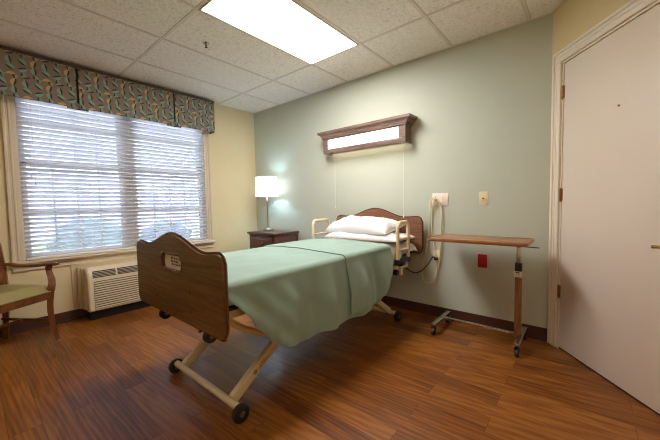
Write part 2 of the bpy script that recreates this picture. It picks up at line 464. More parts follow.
a = dpt(DS1-.065, .905, -.0); h.cyl(a+NO*.004, a-NO*.01, .032, n=28); h.cyl(a, a-NO*.055, .011)
h.tube([a-NO*.05, dpt(DS1-.10, .905, -.056), dpt(DS1-.14, .90, -.056), dpt(.885, .897, -.052)], .009, smooth=5)
h.build('door_handle', brass, door)
h = MB(); a = dpt(.60, 1.70, 0); h.cyl(a+NO*.004, a-NO*.003, .006, n=14); h.build('peephole', bronze, door)

# baseboards
def baseboard(mb, p, q, n):   # n points into the room
    p = Vector(p); q = Vector(q); n = Vector(n)
    mb.bar(p+n*.004+Vector((0, 0, .05)), q+n*.004+Vector((0, 0, .05)), .008, .1)
    mb.bar(p+n*.009+Vector((0, 0, .006)), q+n*.009+Vector((0, 0, .006)), .018, .012, bev=.004)
b = MB(); baseboard(b, (0, 0, 0), (W, 0, 0), (0, -1, 0)); struct(b.build('baseboard_back', base_brown))
b = MB(); baseboard(b, (0, YF, 0), (0, 0, 0), (1, 0, 0)); struct(b.build('baseboard_left', base_brown))
b = MB(); baseboard(b, P1, dpt(DS0-.1, 0), -NO); baseboard(b, dpt(DS1+.1, 0), P2, -NO); struct(b.build('baseboard_door', base_brown))
b = MB(); baseboard(b, (0, YF, 0), (XR, YF, 0), (0, 1, 0)); struct(b.build('baseboard_front', base_brown))
b = MB(); baseboard(b, (XR, YF, 0), (XR, P2.y, 0), (-1, 0, 0)); struct(b.build('baseboard_right', base_brown))

# ------------------------------------------------------------------ window
win_m = plain('window_vinyl', (226, 218, 206), .4, var=.01)
cas_m = plain('casing_paint', (220, 204, 178), .42, var=.015)
wf = MB()
# jamb liner
wf.box((-.15, WY0, WZ0), (-.005, WY0+.018, WZ1)); wf.box((-.15, WY1-.018, WZ0), (-.005, WY1, WZ1))
wf.box((-.15, WY0, WZ1-.018), (-.005, WY1, WZ1)); wf.box((-.15, WY0, WZ0), (-.03, WY1, WZ0+.018))
YM = (WY0+WY1)/2
wf.box((-.14, YM-.045, WZ0), (-.07, YM+.045, WZ1), .004)
win = struct(wf.build('window_1', win_m))
cs = MB()
for y0, y1, s in ((WY0-.085, WY0+.003, 1), (WY1-.003, WY1+.085, -1)):
    cs.box((0, y0, WZ0), (.013, y1, WZ1+.003), .002)
    yo = y0 if s == 1 else y1
    cs.box((0, yo, WZ0), (.022, yo+s*.024, WZ1+.085), .005); cs.box((0, yo+s*.04, WZ0), (.018, yo+s*.056, WZ1), .004)
cs.box((0, WY0-.085, WZ1), (.014, WY1+.085, WZ1+.085), .003)
struct(cs.build('window_casing', cas_m, win))
sl = MB(); sl.box((-.03, WY0-.10, WZ0-.024), (.062, WY1+.10, WZ0), .006)
struct(sl.build('window_sill', cas_m, win))
ap = MB(); ap.box((0, WY0-.085, WZ0-.094), (.014, WY1+.085, WZ0-.024), .003); ap.box((0, WY0-.085, WZ0-.05), (.024, WY1+.085, WZ0-.024), .006)
ap.box((0, WY0-.085, WZ0-.094), (.018, WY1+.085, WZ0-.082), .003)
struct(ap.build('window_apron', cas_m, win))
glass_m, nt, bsdf = new_mat('window_glass')
tr = N(nt, 'ShaderNodeBsdfTransparent'); tr.inputs[0].default_value = (.95, .955, .96, 1)
gl = N(nt, 'ShaderNodeBsdfGlossy'); gl.inputs['Roughness'].default_value = .02
fr = N(nt, 'ShaderNodeFresnel'); fr.inputs[0].default_value = 1.45
mx = N(nt, 'ShaderNodeMixShader'); nt.links.new(fr.outputs[0], mx.inputs[0]); nt.links.new(tr.outputs[0], mx.inputs[1]); nt.links.new(gl.outputs[0], mx.inputs[2])
nt.links.new(mx.outputs[0], nt.nodes['Material Output'].inputs[0])
ZM = 1.585
for (y0, y1) in ((WY0+.018, YM-.045), (YM+.045, WY1-.018)):
    for (z0, z1, xo, rows) in ((WZ0+.018, ZM+.02, -.075, [1.12]), (ZM-.02, WZ1-.018, -.105, [2.0])):
        s = MB(); t = .042
        s.box((xo-.014, y0, z0), (xo+.014, y0+t, z1), .003); s.box((xo-.014, y1-t, z0), (xo+.014, y1, z1), .003)
        s.box((xo-.014, y0, z0), (xo+.014, y1, z0+t), .003); s.box((xo-.014, y0, z1-t), (xo+.014, y1, z1), .003)
        for k in (1, 2, 3):
            y = y0+t+(y1-y0-2*t)*k/4; s.box((xo-.008, y-.009, z0+t), (xo+.008, y+.009, z1-t), .002)
        for z in rows: s.box((xo-.008, y0+t, z-.009), (xo+.008, y1-t, z+.009), .002)
        so = struct(s.build('window_sash', win_m, win))
        struct(MB().box((xo-.002, y0+t-.004, z0+t-.004), (xo+.002, y1-t+.004, z1-t+.004)).build('window_pane', glass_m, so, smooth=False))

# blind
slat_m, nt, bsdf = new_mat('white_slats')
bsdf.inputs['Base Color'].default_value = lin((226, 226, 230)); bsdf.inputs['Roughness'].default_value = .45
nz = N(nt, 'ShaderNodeTexNoise'); nz.inputs['Scale'].default_value = 5
tcn = N(nt, 'ShaderNodeTexCoord'); nt.links.new(tcn.outputs['Object'], nz.inputs['Vector'])
rr_ = ramp(nt, nz.outputs['Fac'], [(.3, lin((224, 225, 230))), (.7, lin((230, 231, 235)))]); nt.links.new(rr_.outputs[0], bsdf.inputs['Base Color'])
bl = thing('window_blind', (0, YM, WZ0), 'white horizontal slatted blind lowered and half open inside the window', 'blind')
by0, by1 = WY0+.006, WY1-.006; bx = .018
MB().box((bx-.028, by0, WZ1-.065), (bx+.024, by1, WZ1-.022), .004).build('head_rail', white_pl, bl)
MB().box((bx-.024, by0+.003, WZ0+.004), (bx+.024, by1-.003, WZ0+.024), .005).build('bottom_rail', white_pl, bl)
sm = MB(); z = WZ0+.052; TILT = R(33)
while z < WZ1-.08:
    pr = []
    for k in range(7):
        u = -1+2*k/6; d = .0245*u; cr = .0022*(1-u*u)
        pr.append((bx+d*math.cos(TILT)-cr*math.sin(TILT), z+d*math.sin(TILT)+cr*math.cos(TILT)))
    low = [(px+.0028*math.sin(TILT), pz-.0028*math.cos(TILT)) for px, pz in pr]
    loop = pr+low[::-1]
    bm = bmesh.new(); A = [bm.verts.new((px, by0+.004, pz)) for px, pz in loop]; B = [bm.verts.new((px, by1-.004, pz)) for px, pz in loop]
    n = len(loop)
    for k in range(n): bm.faces.new((A[k], A[(k+1) % n], B[(k+1) % n], B[k]))
    bm.faces.new(A[::-1]); bm.faces.new(B); sm.add(bm)
    z += .0425
tl_ = N(slat_m.node_tree, 'ShaderNodeBsdfTranslucent'); tl_.inputs[0].default_value = (.9, .92, .97, 1)
mxs = N(slat_m.node_tree, 'ShaderNodeMixShader'); mxs.inputs[0].default_value = .6
lk = slat_m.node_tree.links; lk.new(slat_m.node_tree.nodes['Principled BSDF'].outputs[0], mxs.inputs[1]); lk.new(tl_.outputs[0], mxs.inputs[2])
lk.new(mxs.outputs[0], slat_m.node_tree.nodes['Material Output'].inputs[0])
sm.build('slats', slat_m, bl)
for y in (by0+.16, by0+.52, YM, by1-.52, by1-.16):
    c = MB()
    for dx in (-.0245, .0245): c.box((bx+dx-.0008, y-.0012, WZ0+.02), (bx+dx+.0008, y+.0012, WZ1-.06))
    c.build('ladder_cord', white_pl, bl, smooth=False)
for y, z0 in ((by0+.075, 1.46), (by0+.10, 1.40)):
    c = MB(); c.cyl((bx+.034, y, z0), (bx+.034, y, WZ1-.05), .0011, n=6)
    c.lathe([(0, .03), (.004, .03), (.006, .012), (.0075, 0), (0, 0)], (bx+.034, y, z0-.022), 12)
    c.build('pull_cord', plain('cord_tassel', (196, 170, 140), .5), bl)

# valance: box cornice with kick pleats
vm = valance_mat(); vdark = plain('pleat_shade', (44, 44, 40), .9)
VX = .135; VY0, VY1, VZ0, VZ1 = -2.775, -.755, 2.152, 2.562
val = thing('window_valance', (0, (VY0+VY1)/2, VZ0), 'brown leaf print box valance with kick pleats above the window', 'valance')
def vprofile(x):  # slight sag/flare
    return x
secs = [(VY0, -2.227), (-2.207, -1.29), (-1.27, VY1)]
for (a, b_) in secs:
    m_ = MB()
    def f(u, v, a=a, b_=b_):
        y = a+(b_-a)*u; z = VZ0+(VZ1-VZ0)*v
        e = .006*math.sin(u*math.pi)*(1-v)+.0015*math.sin(y*23)*(1-v)
        return (VX+e, y, z)
    m_.grid(f, 24, 6)
    m_.grid(lambda u, v: (f(u, v)[0]-.006, f(u, v)[1], f(u, v)[2]), 24, 6)
    m_.box((VX-.006, a, VZ0-.001), (VX+.001, b_, VZ0+.003)); 
    if a == VY0: m_.box((0, VY0-.006, VZ0), (VX, VY0, VZ1))
    if b_ == VY1: m_.box((0, VY1, VZ0), (VX, VY1+.006, VZ1))
    m_.build('valance_panel', vm, val)
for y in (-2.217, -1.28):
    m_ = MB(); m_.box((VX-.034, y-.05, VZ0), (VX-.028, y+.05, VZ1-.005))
    m_.build('pleat_gap_shade', vdark, val)  # near-black backing puts shade into the gaps between valance panels
    m_ = MB(); m_.box((VX-.027, y-.085, VZ0-.014), (VX-.022, y+.085, VZ0+.05)); m_.build('pleat_lining', vm, val)
MB().box((0, VY0-.006, VZ1-.02), (VX+.004, VY1+.006, VZ1+.004), .002).build('top_board', plain('valance_top', (92, 76, 62), .8), val)

# ------------------------------------------------------------------ wall air unit
PY0, PY1, PX = -2.25, -1.185, .25
ac = thing('wall_air_conditioner', (0, (PY0+PY1)/2, 0), 'beige packaged air conditioner low on the wall under the window', 'air conditioner')
MB().box((0, PY0-.085, .12), (.014, PY1+.085, .57), .003).build('wall_trim', sleeve_m, ac)
s = MB(); s.box((.014, PY0-.045, .105), (.06, PY1+.045, .545), .01); s.box((.06, PY0-.022, .10), (.10, PY1+.022, .54), .012)
s.build('sleeve', sleeve_m, ac)
# rounded cover: profile in x-z
def acprof(r=.085, top=.535, bot=.10, xb=.09):
    pts = [(xb, bot), (PX, bot+.0)]
    pts = [(xb, bot), (PX-.012, bot), (PX, bot+.012)]
    for k in range(9):
        a = R(90*k/8); pts.append((PX-.006-r+r*math.cos(a), top-r+r*math.sin(a)))
    pts.append((xb, top)); return pts
def shell(mb, y0, y1):
    L = acprof(); bm = bmesh.new()
    A = [bm.verts.new((x, y0, z)) for x, z in L]; B = [bm.verts.new((x, y1, z)) for x, z in L]; n = len(L)
    for k in range(n): bm.faces.new((A[k], A[(k+1) % n], B[(k+1) % n], B[k]))
    bm.faces.new(A[::-1]); bm.faces.new(B)
    bmesh.ops.recalc_face_normals(bm, faces=bm.faces)
    es = [e for e in bm.edges if (abs(e.verts[0].co.y-e.verts[1].co.y) < 1e-6) and e.verts[0].co.x > xb2 and e.verts[1].co.x > xb2]
    bmesh.ops.bevel(bm, geom=es, offset=.01, segments=2, affect='EDGES')
    mb.add(bm)
xb2 = .1
c = MB(); shell(c, PY0, PY1); cover = c.build('cover', beige_pl, ac)
# discharge grille on the upper front
gr = MB(); tilt = .0
GZ0, GZ1 = .440, .508
dk = MB()
def gpt(y, t, out=0):  # t 0..1 along slope from front to top
    z = GZ0+(GZ1-GZ0)*t; 
    r = .085; cz = .535-r; cxx = PX-.006-r
    dz = z-cz
    x = cxx+math.sqrt(max(r*r-dz*dz, 0)) if dz > 0 else PX-.006
    nx = (x-cxx)/r if dz > 0 else 1; nz_ = dz/r if dz > 0 else 0
    return Vector((x+out*nx, y, z+out*nz_))
slots = [(PY0+.04+.215*k, PY0+.04+.215*k+.2) for k in range(4)]
for (a, b_) in slots:
    dk.grid(lambda u, v, a=a, b_=b_: gpt(a+(b_-a)*u, v, .0012), 2, 8)
dk.build('air_outlet', dark_m, ac)
lv = MB()
for (a, b_) in slots:
    for k in range(0, 6):
        p = gpt(a, k/5, .002); q = gpt(b_, k/5, .002); lv.bar(p, q, .006, .003)
lv.build('outlet_louvers', beige_pl, ac)
# front intake ribs
rb = MB(); z = .125; dkk = MB()
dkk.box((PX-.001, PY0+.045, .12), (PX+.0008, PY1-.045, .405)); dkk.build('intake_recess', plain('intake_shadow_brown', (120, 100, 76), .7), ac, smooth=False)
while z < .4:
    rb.box((PX, PY0+.045, z), (PX+.008, PY1-.045, z+.013), .003); z += .0235
rb.build('intake_ribs', beige_pl, ac)
MB().box((.02, PY0+.02, 0), (.19, PY1-.02, .1)).build('base_stand', black_pl, ac, smooth=False)

# ------------------------------------------------------------------ ceiling fixtures
panel = emit('diffuser_glow', (1.0, .975, .95), 10.0)
def ceiling_panel(x0, x1, y0, y1, label, group=None, glow=None):
    t = thing('ceiling_light', ((x0+x1)/2, (y0+y1)/2, H), label, 'ceiling light', group)
    f = MB()
    for a, b_ in (((x0, y0), (x1, y0+.012)), ((x0, y1-.012), (x1, y1)), ((x0, y0), (x0+.012, y1)), ((x1-.012, y0), (x1, y1))):
        f.box((a[0], a[1], H-.009), (b_[0], b_[1], H-.001), .001)
    f.build('frame', trim_white, t)
    MB().box((x0+.012, y0+.012, H-.0065), (x1-.012, y1-.012, H-.0015)).build('diffuser', glow or panel, t, smooth=False)
GX = [gx0+T*i for i in range(10)]; GY = [gy0-2*T*k for k in range(5)]
ceiling_panel(GX[3]+.014, GX[4]-.014, GY[1]+.014, GY[0]-.014, 'bright rectangular fluorescent panel in the tiled ceiling above the bed')
ceiling_panel(GX[5]+.014, GX[6]-.014, GY[3]+.014, GY[2]-.014, 'rectangular fill panel added in the unseen ceiling behind the viewer', glow=emit('fill_panel_glow', (1.0, .95, .88), 1.7))  # added fill light in the unseen part of the ceiling
fill_glow = emit('entry_fill_glow', (1.0, .87, .75), 18.0)  # warm fill for the door side, added as an unseen fixture
def recessed(x, y, r=.11):
    t = thing('fill_light', (x, y, H), 'round warm fill light added in the unseen ceiling close to the cream door', 'ceiling light')
    MB().lathe([(r, -.001), (r+.018, -.001), (r+.018, -.006), (r+.004, -.010), (r, -.006), (r, -.001)], (x, y, H)).build('trim_ring', white_pl, t)
    MB().cyl((x, y, H-.006), (x, y, H-.001), r).build('lens', fill_glow, t)
recessed(4.55, -2.2)
sp = thing('sprinkler', (1.435, -1.553, H), 'small brass fire sprinkler head in the ceiling beside the light panel', 'sprinkler')
MB().lathe([(0, 0), (.028, 0), (.026, -.003), (.012, -.006), (.009, -.010), (0, -.010)], (1.435, -1.553, H-.001)).build('escutcheon', chrome, sp)
k = MB(); k.cyl((1.435, -1.553, H-.012), (1.435, -1.553, H-.022), .006, n=12)
for a in (0, math.pi): k.tube([(1.435+.006*math.cos(a), -1.553, H-.016), (1.435+.012*math.cos(a), -1.553, H-.026), (1.435+.003*math.cos(a), -1.553, H-.036)], .0025, 6, smooth=4)
k.cyl((1.435, -1.553, H-.036), (1.435, -1.553, H-.039), .013, n=16); k.build('nozzle', plain('sprinkler_bronze', (92, 66, 48), .4, metal=.7), sp)

# ------------------------------------------------------------------ wall light over the bed
wl = thing('wall_light', (2.1, 0, 1.76), 'long wooden box wall light with crown moulding above the headboard', 'wall light')
LX0, LX1, LZ0, LZ1, LD = 1.56, 2.645, 1.757, 1.965, .14
b = MB()
b.box((LX0, -LD, LZ0), (LX0+.02, 0, LZ1)); b.box((LX1-.02, -LD, LZ0), (LX1, 0, LZ1))
b.box((LX0+.02, -LD, LZ0), (LX1-.02, -LD+.018, LZ0+.052), .002); b.box((LX0+.02, -LD, LZ1-.05), (LX1-.02, -LD+.018, LZ1), .002)
b.box((LX0+.02, -LD, LZ0+.05), (LX0+.075, -LD+.018, LZ1-.05)); b.box((LX1-.075, -LD, LZ0+.05), (LX1-.02, -LD+.018, LZ1-.05))
b.box((LX0+.02, -.018, LZ0+.02), (LX1-.02, 0, LZ1)); b.build('housing', m_fix, wl)
# crown: stepped profile swept round three sides
cr = MB(); prof = [(0, -.004), (.012, -.004), (.012, .012), (.020, .014), (.024, .030), (.038, .046), (.040, .050), (.054, .052), (.056, .060), (.056, .082), (0, .082)]
bm = bmesh.new(); rings = []
for (px, py, dx, dy) in ((LX0, 0, -1, 0), (LX0, -LD, -1, -1), (LX1, -LD, 1, -1), (LX1, 0, 1, 0)):
    rings.append([bm.verts.new((px+dx*o_*1.15, py+dy*o_*.65, LZ1-.030+z_)) for o_, z_ in prof])
for A, B in zip(rings, rings[1:]):
    for k_ in range(len(prof)): bm.faces.new((A[k_], A[(k_+1) % len(prof)], B[(k_+1) % len(prof)], B[k_]))
bm.faces.new(rings[0][::-1]); bm.faces.new(rings[-1]); bmesh.ops.recalc_face_normals(bm, faces=bm.faces)
cr.add(bm); cr.box((LX0, -LD, LZ1+.03), (LX1, -.001, LZ1+.058)); cr.build('crown_moulding', m_fix, wl, smooth=False)
MB().box((LX0+.075, -LD+.004, LZ0+.052), (LX1-.075, -LD+.012, LZ1-.05)).build('front_diffuser', emit('front_glow', (1.0, .93, .84), 3.2), wl, smooth=False)
MB().box((LX0+.03, -LD+.025, LZ0+.044), (LX1-.03, -.04, LZ0+.050)).build('lower_diffuser', emit('under_glow', (1.0, .86, .66), 1.7), wl, smooth=False)
MB().cyl((2.6, -LD+.012, LZ0-.006), (2.6, -LD+.012, LZ0+.01), .008).build('switch_knob', white_pl, wl)
for x, z0 in ((1.72, 1.12), (2.612, 1.02)):
    c = MB(); c.cyl((x, -.12, z0), (x, -.12, LZ0+.01), .0011, n=6)
    c.lathe([(0, .03), (.003, .03), (.006, .01), (.006, 0), (0, 0)], (x, -.12, z0-.025), 12)
    c.build('pull_chain', white_pl if x < 2 else [white_pl], wl)

# ------------------------------------------------------------------ nightstand and lamp
ns = thing('nightstand', (.70, -.25, 0), 'dark mahogany nightstand with drawer in the corner past the bed', 'nightstand')
NX0, NX1, NYF = .41, .97, -.46
MB().box((NX0-.012, NYF-.015, .752), (NX1+.012, -.02, .78), .008, seg=3).build('top', m_night, ns)
b = MB(); b.box((NX0+.01, NYF+.012, .06), (NX0+.028, -.03, .752), .002); b.box((NX1-.028, NYF+.012, .06), (NX1-.01, -.03, .752), .002)
b.box((NX0+.01, -.042, .06), (NX1-.01, -.03, .752)); b.box((NX0+.01, NYF+.012, .06), (NX1-.01, -.03, .09)); b.box((NX0+.028, NYF+.02, .09), (NX1-.028, NYF+.05, .752))
b.box((NX0+.01, NYF+.005, .73), (NX1-.01, NYF+.03, .752), .004)
b.build('carcass', m_night, ns)
b = MB(); 
for (x, y) in ((NX0+.03, NYF+.035), (NX1-.03, NYF+.035), (NX0+.03, -.055), (NX1-.03, -.055)):
    MB().box((x-.02, y-.02, 0), (x+.02, y+.02, .062), .003).build('foot', m_night, ns)
for (z0, z1) in ((.575, .722), (.345, .555), (.115, .325)):
    d = MB(); d.box((NX0+.045, NYF-.004, z0), (NX1-.045, NYF+.02, z1), .006); d.box((NX0+.075, NYF-.012, z0+.028), (NX1-.075, NYF, z1-.028), .008)
    do = d.build('drawer', m_night, ns)
    k = MB(); zz = (z0+z1)/2; xc = (NX0+NX1)/2
    k.tube([(xc-.05, NYF-.010, zz), (xc-.045, NYF-.03, zz-.004), (xc, NYF-.036, zz-.012), (xc+.045, NYF-.03, zz-.004), (xc+.05, NYF-.010, zz)], .004, 8, smooth=5)
    k.build('handle', brushed, do)
LXc, LYc = .565, -.235
lp = thing('table_lamp', (LXc, LYc, .78), 'lit nickel table lamp with white drum shade on the nightstand', 'lamp')
MB().lathe([(0, 0), (.075, 0), (.075, .016), (.07, .022), (.045, .026), (.042, .034), (.02, .038), (.014, .05), (0, .05)], (LXc, LYc, .78)).build('base', brushed, lp)
MB().lathe([(0, .04), (.012, .04), (.010, .06), (.009, .2), (.012, .40), (.014, .43), (.010, .44), (.010, .52), (0, .52)], (LXc, LYc, .78)).build('stem', brushed, lp)
SZ0, SZ1, SR0, SR1 = 1.27, 1.545, .163, .150
shade, nt, b_ = new_mat('white_fabric_shade')
b_.inputs['Base Color'].default_value = (.9, .9, .9, 1); b_.inputs['Roughness'].default_value = .9
b_.inputs['Emission Color'].default_value = (.93, .97, 1, 1); b_.inputs['Emission Strength'].default_value = .55
ts = N(nt, 'ShaderNodeBsdfTranslucent'); ts.inputs[0].default_value = (.9, .95, 1, 1); ms = N(nt, 'ShaderNodeMixShader'); ms.inputs[0].default_value = .35
nt.links.new(b_.outputs[0], ms.inputs[1]); nt.links.new(ts.outputs[0], ms.inputs[2]); nt.links.new(ms.outputs[0], nt.nodes['Material Output'].inputs[0])
sh = MB().lathe([(SR0, SZ0-.78), (SR1, SZ1-.78), (SR1-.003, SZ1-.78), (SR0-.003, SZ0-.78), (SR0, SZ0-.78)], (LXc, LYc, .78), 64)
sho = sh.build('lamp_shade', shade, lp)
b = MB()
for zz, rr in ((SZ0, SR0), (SZ1-.006, SR1)): MB().lathe([(rr+.001, 0), (rr+.001, .006), (rr-.004, .006), (rr-.004, 0), (rr+.001, 0)], (LXc, LYc, zz), 48).build('shade_ring', white_pl, sho)
sp_ = MB()
for a in (0, 120, 240): sp_.cyl((LXc, LYc, SZ1-.01), (LXc+(SR1-.003)*math.cos(R(a)), LYc+(SR1-.003)*math.sin(R(a)), SZ1-.006), .0015, n=6)
sp_.build('shade_spider', brushed, sho)
MB().lathe([(0, .02), (.005, .018), (.007, .01), (.004, 0), (0, 0)], (LXc, LYc, SZ1), 12).build('finial', brushed, lp)
MB().sphere((LXc, LYc, 1.39), .032, (1, 1, 1.2)).build('bulb', emit('bulb_glow', (.42, .74, 1.0), 75), lp)

# ------------------------------------------------------------------ wall plates, outlets
def plate(name, cx, cz, w_, h_, mat, label, cat):
    t = thing(name, (cx, 0, cz), label, cat)
    MB().box((cx-w_/2, -.007, cz-h_/2), (cx+w_/2, 0, cz+h_/2), .003).build('cover_plate', mat, t)
    return t
p = plate('call_station_plate', 2.944, 1.172, .162, .122, white_pl, 'white three-gang nurse call plate with a plugged cord above the table', 'wall plate')
for x in (2.975, 3.01-.0):
    MB().box((x-.013, -.0095, 1.14), (x+.013, -.006, 1.205), .002).build('insert', plain('cream_insert', (238, 216, 186), .4), p)
k = MB(); k.cyl((2.902, -.013, 1.195), (2.902, -.005, 1.195), .006, n=12); k.build('indicator', plain('amber', (170, 110, 70), .3), p)
p = plate('coax_plate', 3.335, 1.172, .075, .122, ivory_pl, 'ivory wall plate with a round jack right of the call plate', 'wall plate')
MB().cyl((3.335, -.018, 1.172), (3.335, -.006, 1.172), .0075, n=14).build('jack', bronze, p)
p = plate('red_outlet', 3.33, .605, .078, .122, red_pl, 'red emergency power outlet on the green wall under the tabletop', 'outlet')
for z in (.583, .627):
    MB().prism([rrect(3.33, z, .034, .03, .012)], 'y', -.0105, -.006).build('socket', red_pl, p)
p = plate('wall_outlet', 2.912, .608, .075, .122, ivory_pl, 'ivory wall outlet low beside the bed with a black plug in it', 'outlet')
for z in (.586, .63):
    MB().prism([rrect(2.912, z, .034, .03, .012)], 'y', -.0105, -.006).build('socket', ivory_pl, p)

# call cord: two long hanging loops from the call plate
cc = thing('nurse_call_cable', (2.9, 0, 1.17), 'tan nurse call cord looping down the wall from the white plate', 'cord')
c = MB()
c.tube([(2.905, -.04, 1.175), (2.885, -.045, 1.185), (2.855, -.03, 1.13), (2.845, -.02, 1.0), (2.835, -.018, .85), (2.815, -.018, .7), (2.785, -.018, .55), (2.765, -.02, .42), (2.79, -.02, .34),
        (2.84, -.02, .325), (2.89, -.02, .37), (2.925, -.02, .48), (2.945, -.022, .6), (2.958, -.022, .75), (2.962, -.022, .92), (2.958, -.024, 1.08), (2.935, -.04, 1.17), (2.910, -.04, 1.185)], .0072, 8, smooth=6)
c.tube([(2.905, -.04, 1.165), (2.89, -.035, 1.14), (2.868, -.022, 1.05), (2.862, -.016, .95), (2.868, -.014, .85), (2.885, -.016, .74), (2.90, -.02, .66)], .006, 8, smooth=6)
c.build('cord', cord_m, cc)
k = MB(); k.cyl((2.905, -.007, 1.17), (2.905, -.045, 1.17), .013, .010, n=16); k.build('plug', plain('cord_plug', (190, 160, 120), .4), cc)
pc = thing('power_cord', (2.9, 0, .6), 'black power cord sagging from the bed frame to the ivory outlet', 'cord')
MB().tube([(2.70, -.31, .555), (2.70, -.22, .49), (2.69, -.1, .44), (2.72, -.06, .425), (2.78, -.045, .46), (2.84, -.045, .53), (2.885, -.045, .60), (2.905, -.04, .598)], .0055, 8, smooth=6).build('cord', rubber, pc)
MB().box((2.895, -.044, .572), (2.93, -.0108, .602), .006).build('plug', black_pl, pc)

# ------------------------------------------------------------------ overbed table
tb = thing('overbed_table', (3.36, -.27, 0), 'wheeled overbed table with wood top on one side column by the wall', 'table')
TZ = .845
tl = rrect(3.377, -.315, .72, .385, .05, 6)
MB().prism([tl], 'z', TZ-.022, TZ, .003).build('tabletop', m_tabletop, tb)
eb = MB(); eb.tube([(u, v, TZ-.011) for u, v in rrect(3.377, -.315, .722, .387, .05, 6)], .003, 8, closed=True, rz=.0125); eb.build('edge_band', m_tedge, tb)
rc = MB(); rc.prism([rrect(3.635, -.315, .18, .30, .04, 6), rrect(3.635, -.315, .172, .292, .036, 6)], 'z', TZ-.0005, TZ+.0015)
rc.build('cup_recess_rim', m_tedge, tb)
CX, CY = 3.652, -.262
MB().box((3.42, -.42, TZ-.036), (3.72, -.17, TZ-.0225), .003).build('support_plate', black_pl, tb)
k = MB(); k.bar((3.52, -.30, TZ-.041), (3.79, -.33, TZ-.046), .02, .006, bev=.002); k.build('height_lever', black_pl, tb)
MB().box((CX-.014, CY-.012, .58), (CX+.014, CY+.012, TZ-.034), .003).build('inner_column', chrome, tb)
MB().box((CX-.023, CY-.018, .082), (CX+.023, CY+.018, .60), .004).build('column', m_column, tb)
col_c = MB().box((CX-.023, CY-.02, .60), (CX+.023, CY+.02, .665), .004).build('collar', black_pl, tb)
lb = MB().box((CX-.0255, CY-.0225, .555), (CX+.0255, CY-.0202, .60)).build('maker_label', paper_m, tb, smooth=False)
MB().box((CX-.016, CY-.0229, .586), (CX+.010, CY-.0224, .595)).build('label_mark', inkblue, lb, smooth=False)
for z in (.566, .572, .578): MB().box((CX-.018, CY-.0229, z), (CX+.014, CY-.0224, z+.0018)).build('label_line', plain('grey_print', (150, 140, 150), .6), lb, smooth=False)
MB().box((3.05, CY-.012, .088), (CX-.02, CY+.016, .108), .003).build('spine', chrome, tb)
for x in (3.05, CX+.022):
    MB().box((x-.021, -.458, .078), (x+.021, -.062, .1), .004).build('foot', chrome, tb)
    for y in (-.435, -.085):
        cst = MB(); cst.cyl((x, y, .045), (x, y, .079), .009, n=12)
        fk = MB()
        for sx in (-1, 1): fk.box((x+sx*.014-.002, y-.028, .028), (x+sx*.014+.002, y+.012, .066), .001)
        fk.box((x-.016, y-.02, .06), (x+.016, y+.014, .068), .001); fk.cyl((x, y, .06), (x, y, .079), .008, n=12)
        co = fk.build('caster', black_pl, tb)
        MB().cyl((x-.011, y-.012, .0275), (x+.011, y-.012, .0275), .027, n=28).build('wheel', rubber, co)

# ------------------------------------------------------------------ hospital bed
bed = thing('hospital_bed', (2.25, -1.17, 0), 'adjustable hospital bed with brown laminate end boards and tan frame', 'bed')
BC = 2.252; HW = .535
def board_loop(zb, zc, hump, dip, rc_):
    n = 60; top = []
    for i in range(n+1):
        x = -HW+2*HW*i/n; u = abs(x)/HW
        s = .5+.5*math.cos(math.pi*min(u/.60, 1))
        s = s**.85
        z = zc-dip*math.exp(-((u-.68)/.16)**2)+(hump)*s
        d = HW-abs(x)
        if d < rc_: z -= rc_-math.sqrt(max(rc_**2-(rc_-d)**2, 0))
        top.append((BC+x, z))
    bot = []
    for i in range(n+1):
        x = HW-2*HW*i/n; d = HW-abs(x); z = zb
        if d < rc_: z += rc_-math.sqrt(max(rc_**2-(rc_-d)**2, 0))
        bot.append((BC+x, z))
    L = top+bot; out = [L[0]]
    for p_ in L[1:]:
        if (Vector(p_)-Vector(out[-1])).length > .003: out.append(p_)
    if (Vector(out[0])-Vector(out[-1])).length < .003: out.pop()
    return out
BC = 2.262; fl = board_loop(.525, .925, .068, .012, .045)
hole = rrect(2.262, .838, .25, .09, .03, 5)
fb = MB().prism([fl, hole], 'y', -2.272, -2.246).build('footboard', m_board, bed)
MB().tube([(u, -2.259, v) for u, v in fl], .0025, 8, closed=True, rz=.0135).build('edge_trim', m_edge, fb)
MB().tube([(u, -2.268, v) for u, v in rrect(2.262, .838, .254, .094, .032, 5)], .008, 10, closed=True).build('handle_lip', m_edge, fb)
pl_ = MB().box((2.13, -2.256, .795), (2.385, -2.25, .88)).build('name_card', paper_m, fb, smooth=False)
# faint handwriting on the card
def scrib(pts, mb, r=.0016): mb.tube([(x, -2.2568, z) for x, z in pts], r, 6, smooth=4)
k = MB(); rnd = random.Random(3)
for row_, (x0, x1) in enumerate(((2.225, 2.335), (2.225, 2.325), (2.235, 2.33))):
    zc_ = .856-row_*.017; x = x0
    while x < x1:
        scrib([(x, zc_-.005), (x+.004, zc_+.006), (x+.008, zc_-.004), (x+.012, zc_+.003)], k); x += .017+rnd.random()*.01
k.build('scribble', ink_m, pl_)
for (x, z) in ((2.045, .702), (2.048, .617), (2.47, .697), (2.472, .598)):
    MB().sphere((x, -2.272, z), .007, (1, .35, 1), 12).build('screw', m_edge, fb)
BC = 2.252; HW = .543; hl = board_loop(.64, .998, .084, .006, .05)
hb = MB().prism([hl], 'y', -.096, -.070).build('headboard', m_head, bed)
MB().tube([(u, -.083, v) for u, v in hl], .0025, 8, closed=True, rz=.0135).build('edge_trim', m_edge, hb)

